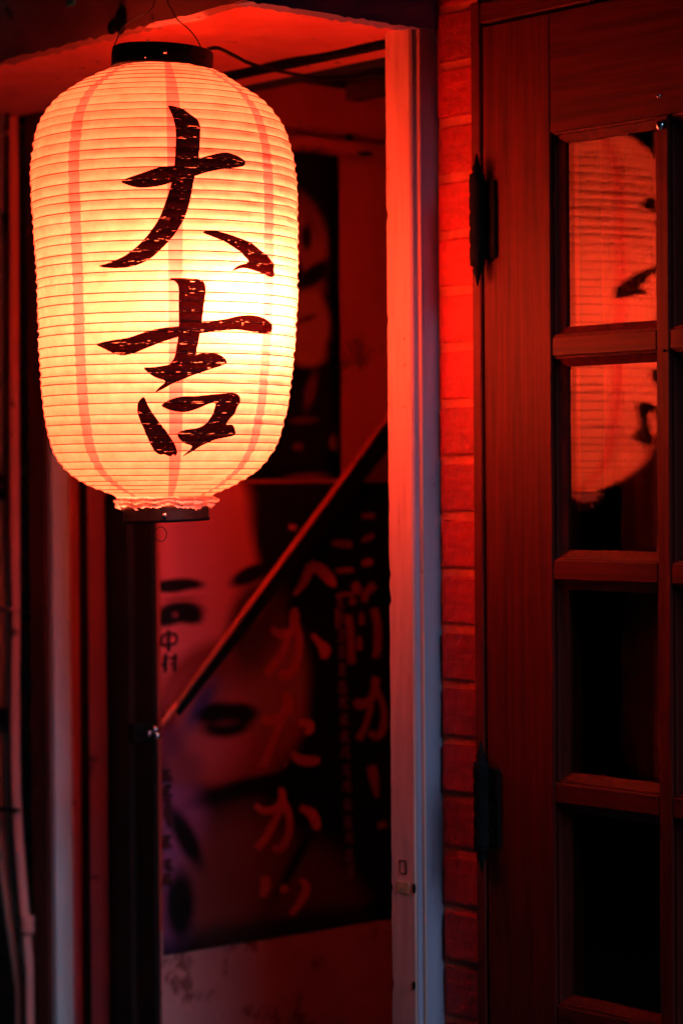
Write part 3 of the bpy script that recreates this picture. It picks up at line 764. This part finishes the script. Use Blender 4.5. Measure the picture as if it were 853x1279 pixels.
def front(cen, rad, px, py, push=0.0):
    """point on the camera side of a ring of radius rad"""
    o = hit_axis(px, py); off = (o-cen).dot(side); off = max(-rad, min(rad, off))
    dep = math.sqrt(max(rad*rad-off*off, 0))
    p = cen + side*off - view*(dep+push); p.z = cen.z + (o.z-cen.z); return p
for (px, py, rr) in ((189, 62, 0.0012), (187, 82, 0.0015), (211, 76, 0.0026)):
    MB().ball(front(ct, RC, px, py, 0.001), rr, 10).build('rivet', M['chrome'], lan)
MB().ball(front(cb, RB, 210, 643, 0.001), 0.0026, 10).build('rivet', M['chrome'], lan)
# little ring under the bottom
g = MB(); c = front(cb, RB, 205, 666, 0.001); q = []
for i in range(26):
    a = 2*math.pi*i/24; q.append(c + side*0.0062*math.sin(a) + Vector((0,0,0.0075*math.cos(a))))
g.tube(q, 0.0005, 6, False); g.build('pull_ring', M['wire'], lan)
# carrying wires up to the hook on the fascia
HOOK = Vector((LX+0.004, -0.024, SOF+0.052))
wl = [hit_axis(140.5, 82), hit_axis(141.5, 64), hit_axis(146, 52), hit_axis(155, 34), hit_axis(172, 22), hit_axis(192, 8), HOOK]
wr = [hit_axis(253, 64), hit_axis(247, 51), hit_axis(236, 37), hit_axis(222, 25), hit_axis(215, 12), hit_axis(210, 2), HOOK]
for P in (wl, wr):
    P = [p - view*0.004 if i not in (len(P)-1,) else p for i, p in enumerate(P)]
    MB().tube(smooth(P), 0.0007, 6).build('hanging_wire', M['wire'], lan)
hk = MB(); hk.tube(smooth([(HOOK.x, 0.0, HOOK.z+0.012), (HOOK.x, -0.012, HOOK.z+0.012), (HOOK.x, -0.026, HOOK.z+0.006), (HOOK.x, -0.030, HOOK.z-0.002), (HOOK.x, -0.024, HOOK.z-0.006), (HOOK.x, -0.017, HOOK.z-0.001)]), 0.0018, 8)
tag(hk.build('ceiling_hook', M['iron']), 'black metal hook on the canopy board holding the lantern wires', 'hook')

# ================================================================== POSTERS
PX_ = RW + 0.0035
def poster_map(px, py):
    h = hit_x(px, py, PX_); return h.y, h.z
def soft_print(name, org, base_col, shapes, rough=0.6):
    """flat print of soft shapes: (px, py, rx, ry, rot deg, edge, colour) drawn in order, in the sheet's own y-z"""
    m, t, p = new_mat(name); tc = nd(t, 'ShaderNodeTexCoord'); col = None
    nz = nd(t, 'ShaderNodeTexNoise'); nz.inputs['Scale'].default_value = 25; nz.inputs['Detail'].default_value = 4
    t.links.new(tc.outputs['Object'], nz.inputs['Vector'])
    bc = nd(t, 'ShaderNodeMix', data_type='RGBA'); bc.inputs[6].default_value = (*base_col, 1); bc.inputs[7].default_value = (*[c*1.8 for c in base_col], 1)
    t.links.new(nz.outputs['Fac'], bc.inputs[0]); col = bc.outputs[2]
    for (px, py, rx, ry, rot, edge, c) in shapes:
        y, z = poster_map(px, py); yx, _ = poster_map(px+10, py); _, zy = poster_map(px, py-10)
        sy = (yx-y)/10; sz = (zy-z)/10
        mp = nd(t, 'ShaderNodeMapping', vector_type='TEXTURE')
        mp.inputs['Location'].default_value = (0, y-org[1], z-org[2]); mp.inputs['Rotation'].default_value = (R(-rot), 0, 0)
        mp.inputs['Scale'].default_value = (1000, rx*sy, ry*sz)
        t.links.new(tc.outputs['Object'], mp.inputs[0])
        ln = nd(t, 'ShaderNodeVectorMath', operation='LENGTH'); t.links.new(mp.outputs[0], ln.inputs[0])
        mr = nd(t, 'ShaderNodeMapRange'); mr.interpolation_type = 'SMOOTHSTEP'
        mr.inputs[1].default_value = 1-edge; mr.inputs[2].default_value = 1+edge*0.3; mr.inputs[3].default_value = 1; mr.inputs[4].default_value = 0
        t.links.new(ln.outputs['Value'], mr.inputs[0])
        mx = nd(t, 'ShaderNodeMix', data_type='RGBA'); t.links.new(mr.outputs[0], mx.inputs[0]); t.links.new(col, mx.inputs[6]); mx.inputs[7].default_value = (*c, 1)
        col = mx.outputs[2]
    t.links.new(col, p.inputs['Base Color']); p.inputs['Roughness'].default_value = rough; p.inputs['Specular IOR Level'].default_value = 0.08
    return m
def sheet(name, y0, y1, z0, z1, mat, label):
    g = MB(); n, m = 14, 14; gr = []
    for i in range(n+1):
        gr.append([g.b.verts.new((PX_+0.0008*math.sin(i*1.3)*math.sin(j*0.9), y0+(y1-y0)*i/n, z0+(z1-z0)*j/m)) for j in range(m+1)])
    for i in range(n):
        for j in range(m): g.b.faces.new((gr[i][j], gr[i+1][j], gr[i+1][j+1], gr[i][j+1])).smooth = True
    bmesh.ops.recalc_face_normals(g.b, faces=g.b.faces[:])
    ex = bmesh.ops.extrude_face_region(g.b, geom=g.b.faces[:])
    bmesh.ops.translate(g.b, verts=[v for v in ex['geom'] if isinstance(v, bmesh.types.BMVert)], vec=(-0.0006, 0, 0))
    t = thing(name, (PX_, y0, z0), label, 'poster')
    g.build('print', mat, t); return t
SK = (0.78, 0.14, 0.15); SKD = (0.30, 0.035, 0.03); BKc = (0.010, 0.006, 0.007)
zA0 = hit_x(202, 1194, PX_).z; zA1 = hit_x(300, 604, PX_).z
yA1 = hit_x(520, 900, PX_).y
orgA = (PX_, 0.271, zA0)
faceA = [
 (215,1075,60,125,0,0.35,(0.30,0.07,0.17)), (300,1110,85,120,0,0.45,(0.20,0.04,0.035)), (385,1150,70,110,0,0.4,(0.13,0.03,0.03)), (420,1170,60,80,0,0.5,(0.14,0.03,0.03)),
 (232,1045,14,60,-32,0.6,BKc), (225,1130,22,52,0,0.5,BKc), (372,1070,9,80,38,0.7,BKc),
 (222,700,122,150,0,0.16,SK), (225,800,125,150,0,0.25,SK), (290,890,100,98,6,0.18,SKD), (262,905,62,78,0,0.55,(0.55,0.09,0.10)), (345,850,46,90,0,0.45,(0.34,0.11,0.09)),
 (345,690,30,110,-18,0.5,BKc), (212,925,22,55,-25,0.8,(0.22,0.03,0.07)), (290,800,16,66,30,0.8,(0.26,0.03,0.03)), (322,770,38,62,32,0.5,BKc), (330,790,26,70,25,0.6,(0.16,0.04,0.035)),
 (215,732,30,10,0,0.45,BKc), (236,729,24,8,6,0.6,BKc), (226,764,34,16,0,0.45,BKc), (212,770,24,14,-12,0.5,BKc), (238,770,20,12,10,0.6,BKc), (219,768,5,5,0,0.9,(0.30,0.05,0.06)), (226,748,34,5,0,0.9,(0.45,0.07,0.07)), (312,718,30,13,-18,0.45,BKc), (318,752,24,12,-12,0.6,(0.10,0.02,0.02)),
 (252,880,14,48,38,0.8,(0.12,0.05,0.16)), (268,890,26,15,-8,0.5,BKc), (300,890,28,15,8,0.5,BKc), (284,906,38,18,0,0.5,BKc), (282,903,20,6,0,0.8,(0.13,0.02,0.03)), (300,985,70,16,-8,0.7,BKc), (232,960,30,26,0,0.7,(0.30,0.05,0.07)),
]
pa = sheet('poster', 0.271, yA1, zA0, zA1, soft_print('poster_print_face', orgA, (0.006,0.003,0.004), faceA), 'poster of a close-up face with red brush lettering, lower on the recess wall')
zB0 = hit_x(300, 600, PX_).z; zB1 = hit_x(425, 195, PX_).z; yB1 = hit_x(424, 400, PX_).y
orgB = (PX_, 0.271, zB0)
faceB = [
 (378,300,34,62,-22,0.35,(0.34,0.09,0.07)), (386,270,10,40,-30,0.7,(0.22,0.05,0.04)), (385,360,26,22,0,0.5,(0.24,0.06,0.05)), (383,298,8,20,0,0.6,BKc),
 (385,405,30,48,0,0.3,(0.42,0.12,0.09)), (365,345,16,26,0,0.4,BKc), (392,345,30,14,-30,0.5,BKc), (385,443,26,20,0,0.5,(0.40,0.11,0.08)), (383,400,16,5,-18,0.6,(0.14,0.03,0.03)),
 (388,490,8,30,20,0.6,(0.14,0.03,0.03)), (418,555,7,12,0,0.5,(0.40,0.10,0.09)), (380,527,22,6,-3,0.6,(0.12,0.025,0.02)), (384,597,34,6,-2,0.6,(0.36,0.06,0.04)), (372,560,8,6,0,0.6,(0.15,0.03,0.04)),
]
pb = sheet('poster', 0.271, yB1, zB0+0.002, zB1, soft_print('poster_print_figures', orgB, (0.006,0.004,0.005), faceB), 'dark poster with dim faces, upper on the recess wall beside the lantern')

M['vermilion'] = surf('printed_vermilion', (0.50,0.06,0.045), (0.64,0.10,0.07), (60,60,60), 0.5, 0.0)
M['dim_red'] = surf('printed_dim_red', (0.28,0.03,0.03), (0.38,0.04,0.04), (60,60,60), 0.5, 0.0)
M['print_black'] = surf('printed_black', (0.05,0.01,0.012), (0.07,0.014,0.016), (60,60,60), 0.5, 0.0)
def strokes(name, parent, mat, lines, lift=0.0016):
    """brush strokes (px points, half widths in px) as one flat print on the sheet"""
    g = MB()
    for ln in lines:
        P = catmull(np.array([(a, b_, w_) for a, b_, w_ in ln], float), 5)
        L, Rr = [], []
        for i in range(len(P)):
            d = P[min(i+1, len(P)-1), :2]-P[max(i-1, 0), :2]; d = d/(np.hypot(*d) or 1); n = np.array((-d[1], d[0]))
            wv = P[i,2]*1.22
            for lst, s_ in ((L, 1), (Rr, -1)):
                q = P[i,:2]+n*wv*s_; h = hit_x(q[0], q[1], PX_); lst.append(g.b.verts.new((PX_+lift, h.y, h.z)))
        lift += 0.00003
        for i in range(len(P)-1): g.b.faces.new((L[i], L[i+1], Rr[i+1], Rr[i]))
    return g.build(name, mat, parent)
big = [
 [(366,743,2),(378,728,4),(388,706,5)], [(386,704,4),(400,712,6),(413,726,5),(418,733,1)],
 # ka
 [(338,785,3),(350,792,5),(364,788,4),(368,765,5),(370,764,2)], [(364,768,4),(370,785,4),(373,805,4),(368,832,4),(356,843,5),(348,838,3)], [(360,792,3),(350,818,4),(340,832,4),(332,842,4)], [(389,792,2),(398,803,4),(405,812,6),(402,822,3)],
 # ta
 [(326,896,3),(336,900,5),(352,894,4),(364,884,4)], [(357,866,4),(358,882,5),(348,905,4),(338,930,4),(328,958,4)], [(372,902,3),(384,904,5),(386,912,4),(380,916,2)], [(364,940,3),(374,949,5),(392,950,5),(397,945,2)],
 # ka
 [(318,1005,3),(330,1013,4),(346,1008,4),(352,994,4),(349,984,3)], [(352,1000,4),(360,1018,4),(360,1040,4),(350,1060,4),(340,1058,3)], [(350,1010,3),(338,1034,4),(330,1048,4),(320,1060,4)], [(374,1008,3),(388,1016,5),(394,1030,5),(392,1036,3)],
 # small i
 [(330,1094,4),(331,1106,5),(327,1120,3)], [(374,1098,2),(382,1108,4),(374,1128,4),(362,1142,3)], [(352,1106,3),(356,1114,5)],
 [(365,655,4),(364,662,4)],
]
for a, bq in ((0,2),(2,6),(6,10),(10,14),(14,17),(17,18)):
    strokes('brushed_character', pa, M['vermilion'], big[a:bq], 0.0016)['kind'] = 'stuff'
small = [
 [(412,678,2),(425,679,4),(438,680,3)], [(450,645,2),(460,644,3),(466,645,2)], [(450,676,2),(458,672,3),(465,668,2)], [(418,713,2),(432,712,3),(440,712,2)], [(450,705,2),(458,702,4),(464,702,2)],
 [(440,728,4),(444,735,5),(442,742,4)], [(436,748,3),(441,754,4)], [(452,745,3),(458,738,4),(466,730,4)], [(455,742,4),(453,752,3)],
 [(433,768,4),(436,795,4),(437,829,4)], [(466,760,4),(470,785,4),(469,822,4)], [(447,795,2),(447,812,3)], [(450,765,2),(450,780,3)], [(418,745,2),(430,742,2),(440,744,2)], [(419,760,2),(420,785,2)],
 [(442,874,4),(448,880,5),(462,872,4),(468,846,4)], [(468,860,3),(478,885,3),(476,912,4),(468,920,4),(460,914,3)], [(462,880,3),(455,905,3),(446,924,4)],
 [(462,956,5),(465,972,5),(469,996,2)], [(474,1026,4),(476,1034,5)],
]
for a, bq in ((0,5),(5,16),(16,19),(19,21)):
    strokes('brushed_character', pa, M['dim_red'], small[a:bq], 0.0028)['kind'] = 'stuff'
tiny = []
def scribble(x, y, wd):
    q = []
    q.append([(x-wd+rnd.uniform(-1,1), y-5+rnd.uniform(-1,1), 1.3), (x+wd*rnd.uniform(0.6,1.1), y-5.5, 1.3)])
    q.append([(x+rnd.uniform(-2,2), y-8, 1.4), (x+rnd.uniform(-2.5,2.5), y+7, 1.4)])
    if rnd.random() < 0.6: q.append([(x-wd*0.8, y+rnd.uniform(-1,2), 1.2), (x+wd*0.8, y+rnd.uniform(-1,2), 1.2)])
    if rnd.random() < 0.5: q.append([(x-wd*0.7, y-4, 1.2), (x-wd, y+6, 1.3)])
    q.append([(x+wd*0.3, y+2, 1.1), (x+wd, y+7, 1.5)] if rnd.random() < 0.6 else [(x-wd, y+7, 1.4), (x+wd, y+6.4, 1.4)])
    return q
for i in range(17): tiny += scribble(423+i*0.8, 752+i*21+rnd.uniform(-1.5,1.5), 4.5)
strokes('small_lettering', pa, surf('printed_grey_rose', (0.16,0.03,0.05), (0.2,0.04,0.06), (60,60,60), 0.5, 0), tiny, 0.0022)['kind'] = 'stuff'
names = [ # two characters under the eye
 [(201,793,1.3),(217,792,1.3),(217,803,1.3),(201,804,1.3),(201,794,1.3)], [(209,787,1.6),(209,813,1.6)],
 [(201,822,1.4),(209,821,1.4)], [(205,816,1.6),(205,839,1.6)], [(205,824,1.2),(201,832,1.2)], [(211,822,1.4),(220,821,1.4)], [(217,816,1.6),(217,838,1.6)], [(212,828,1.3),(213,831,1.3)],
]
for y in (968, 987, 1005, 1023, 1050, 1080, 1098): names += scribble(208, y, 5.5)
strokes('small_lettering', pa, M['print_black'], names, 0.0034)['kind'] = 'stuff'

# ================================================================== SLANTED RAIL IN THE RECESS
XRL = RW + 0.050
pA = hit_x(201, 906, XRL); pB = hit_x(500, 500, XRL)
rl = thing('slanted_stay', (XRL, pA.y, pA.z), 'slanted red lit metal stay crossing in front of the face poster', 'metal bar')
dv = (pB-pA).normalized(); nv = Vector((0, dv.z, -dv.y)).normalized()
if nv.z > 0: nv = -nv
MB().tube([pA, pA+dv*0.035], 0.0042, 14).build('end_sleeve', M['rail_red'], rl)
MB().tube([pA+dv*0.036, pB+dv*0.15], 0.0038, 14).build('rod', M['rail_red'], rl)
g = MB(); q0 = pA+dv*0.03+nv*0.006; q1 = pB+dv*0.15+nv*0.006; wdt = 0.034
vs = []
for dx in (0.0, -0.004):
    for q, ww in ((q0, 0.010), (q1, wdt)):
        for k in (0, 1): vs.append(g.b.verts.new(q + nv*ww*k + Vector((dx-0.002, 0, 0))))
for f in ((0,2,3,1),(4,5,7,6),(0,1,5,4),(2,6,7,3),(0,4,6,2),(1,3,7,5)): g.b.faces.new([vs[i] for i in f])
g.build('flat_bar', M['iron'], rl)
bp_ = hit_x(186, 915, XRL+0.006)
g = MB().box(XRL-0.012, XRL+0.004, bp_.y-0.020, bp_.y+0.010, bp_.z-0.012, bp_.z+0.012, 0.002)
g.build('bracket', M['iron'], rl)
for (px, py, rr) in ((194, 911, 0.0048), (197, 919, 0.0044), (187, 916, 0.0036)):
    c = hit_x(px, py, XRL+0.010); MB().ball(c, rr, 12).build('nut', M['chrome'], rl)
c = hit_y(171, 909, 0.250); MB().ball(c, 0.006, 12, (1.1, 0.5, 1)).build('bolt', M['rail_red'], rl)

# ================================================================== PIPES AND CABLES AT THE LEFT
def vpipe(name, mat, pxs, r, y, label, cat='pipe', fittings=(), group=None, n=12):
    P = [hit_y(px, py, y) for px, py in pxs]
    b0 = P[-1]; t = thing(name, (b0.x, y, 0), label, cat, group)
    P2 = P[:]
    P2.insert(0, Vector((P[0].x, y, SOF-0.005)))
    P2.append(Vector((P[-1].x, y, 0.10)))
    MB().tube(smooth(P2, 6), r, n).build('pipe', mat, t)
    for (px, py, hh, rr, mm) in fittings:
        c = hit_y(px, py, y); MB().lathe([(0.001, c.z-hh), (rr, c.z-hh), (rr*1.08, c.z-hh*0.5), (rr, c.z), (rr*1.08, c.z+hh*0.5), (rr, c.z+hh), (0.001, c.z+hh)], c.x, c.y, 16).build('coupling', mm, t)
    return t
vpipe('drain_pipe', M['pipe'], [(17,160),(18,300),(18,500),(19,700),(19,900),(21,1000),(27,1090),(34,1180),(37,1278)], 0.0072, 0.245, 'dull red pipe nearest the brown upright, swinging right near its foot', fittings=((14,278,0.012,0.010,M['iron']),(8,598,0.007,0.014,M['iron']),(8,616,0.007,0.014,M['iron']),(9,895,0.010,0.015,M['iron']),(35,1155,0.012,0.009,M['pipe'])))
vpipe('conduit', M['pipe_pale'], [(3,160),(3,500),(3,800),(2,930),(3,1040),(10,1120),(20,1190),(25,1230),(27,1278)], 0.0080, 0.252, 'pale plastic conduit at the left edge, bending near its foot')
vpipe('cable', M['cord'], [(10,160),(9,500),(10,640),(14,760),(12,900),(12,1000),(20,1090),(30,1200),(32,1278)], 0.0026, 0.238, 'thin black cable between the two pipes', 'cable', n=8)
# bent tie near the top, and cross clamp
g = MB(); g.tube(smooth([hit_y(px, py, 0.232) for px, py in ((0,170),(8,166),(14,162),(22,160))]), 0.0016, 8); g.tube(smooth([hit_y(px, py, 0.231) for px, py in ((8,167),(15,170),(19,182))]), 0.0014, 8)
tag(g.build('cable_tie', M['pipe']), 'small bent tie wire round the pipes near the top left', 'wire')
for py in (762, 1012):
    g = MB(); g.tube([hit_y(-6, py, 0.236), hit_y(12, py-1, 0.235), hit_y(24, py, 0.238)], 0.0024, 8)
    tag(g.build('pipe_clamp', M['pipe'] if py < 900 else M['iron']), 'red cross clamp on the left pipes at mid height' if py < 900 else 'black cross clamp on the left pipes, lower one', 'clamp')

# ================================================================== SMALL THINGS ON THE CANOPY
pc = [hit_axis(250, 66)-view*0.002, hit_axis(256, 58)+view*0.02, hit_y(272, 60, 0.03), hit_y(292, 69, 0.09), hit_y(312, 79, 0.15), hit_y(345, 88, 0.215), hit_y(392, 96, 0.28), hit_y(440, 97, 0.34), hit_y(500, 93, 0.38)]
tag(MB().tube(smooth(pc), 0.0021, 8).build('power_cord', M['cord']), 'black power cord running from the lantern cap into the recess', 'cord')
g = MB(); c = hit_y(151, 26, -0.006)
g.ball(c, 1, 12, (0.0085, 0.004, 0.015)); c2 = hit_y(141, 34, -0.006); g.ball(c2, 1, 12, (0.008, 0.004, 0.008)); g.tube([c, c2], 0.004, 8)
tag(g.build('cable_clip', M['iron']), 'black two-lobed clip on the canopy board left of the wires', 'clip')
c = hit_y(90, 2, -0.004)
g = MB(); g.box(c.x-0.009, c.x+0.008, -0.0065, -0.0022, c.z-0.005, c.z+0.012, 0.002)
tag(g.build('teal_tag', M['teal']), 'tiny teal plastic tag at the top edge of the canopy board', 'tag')
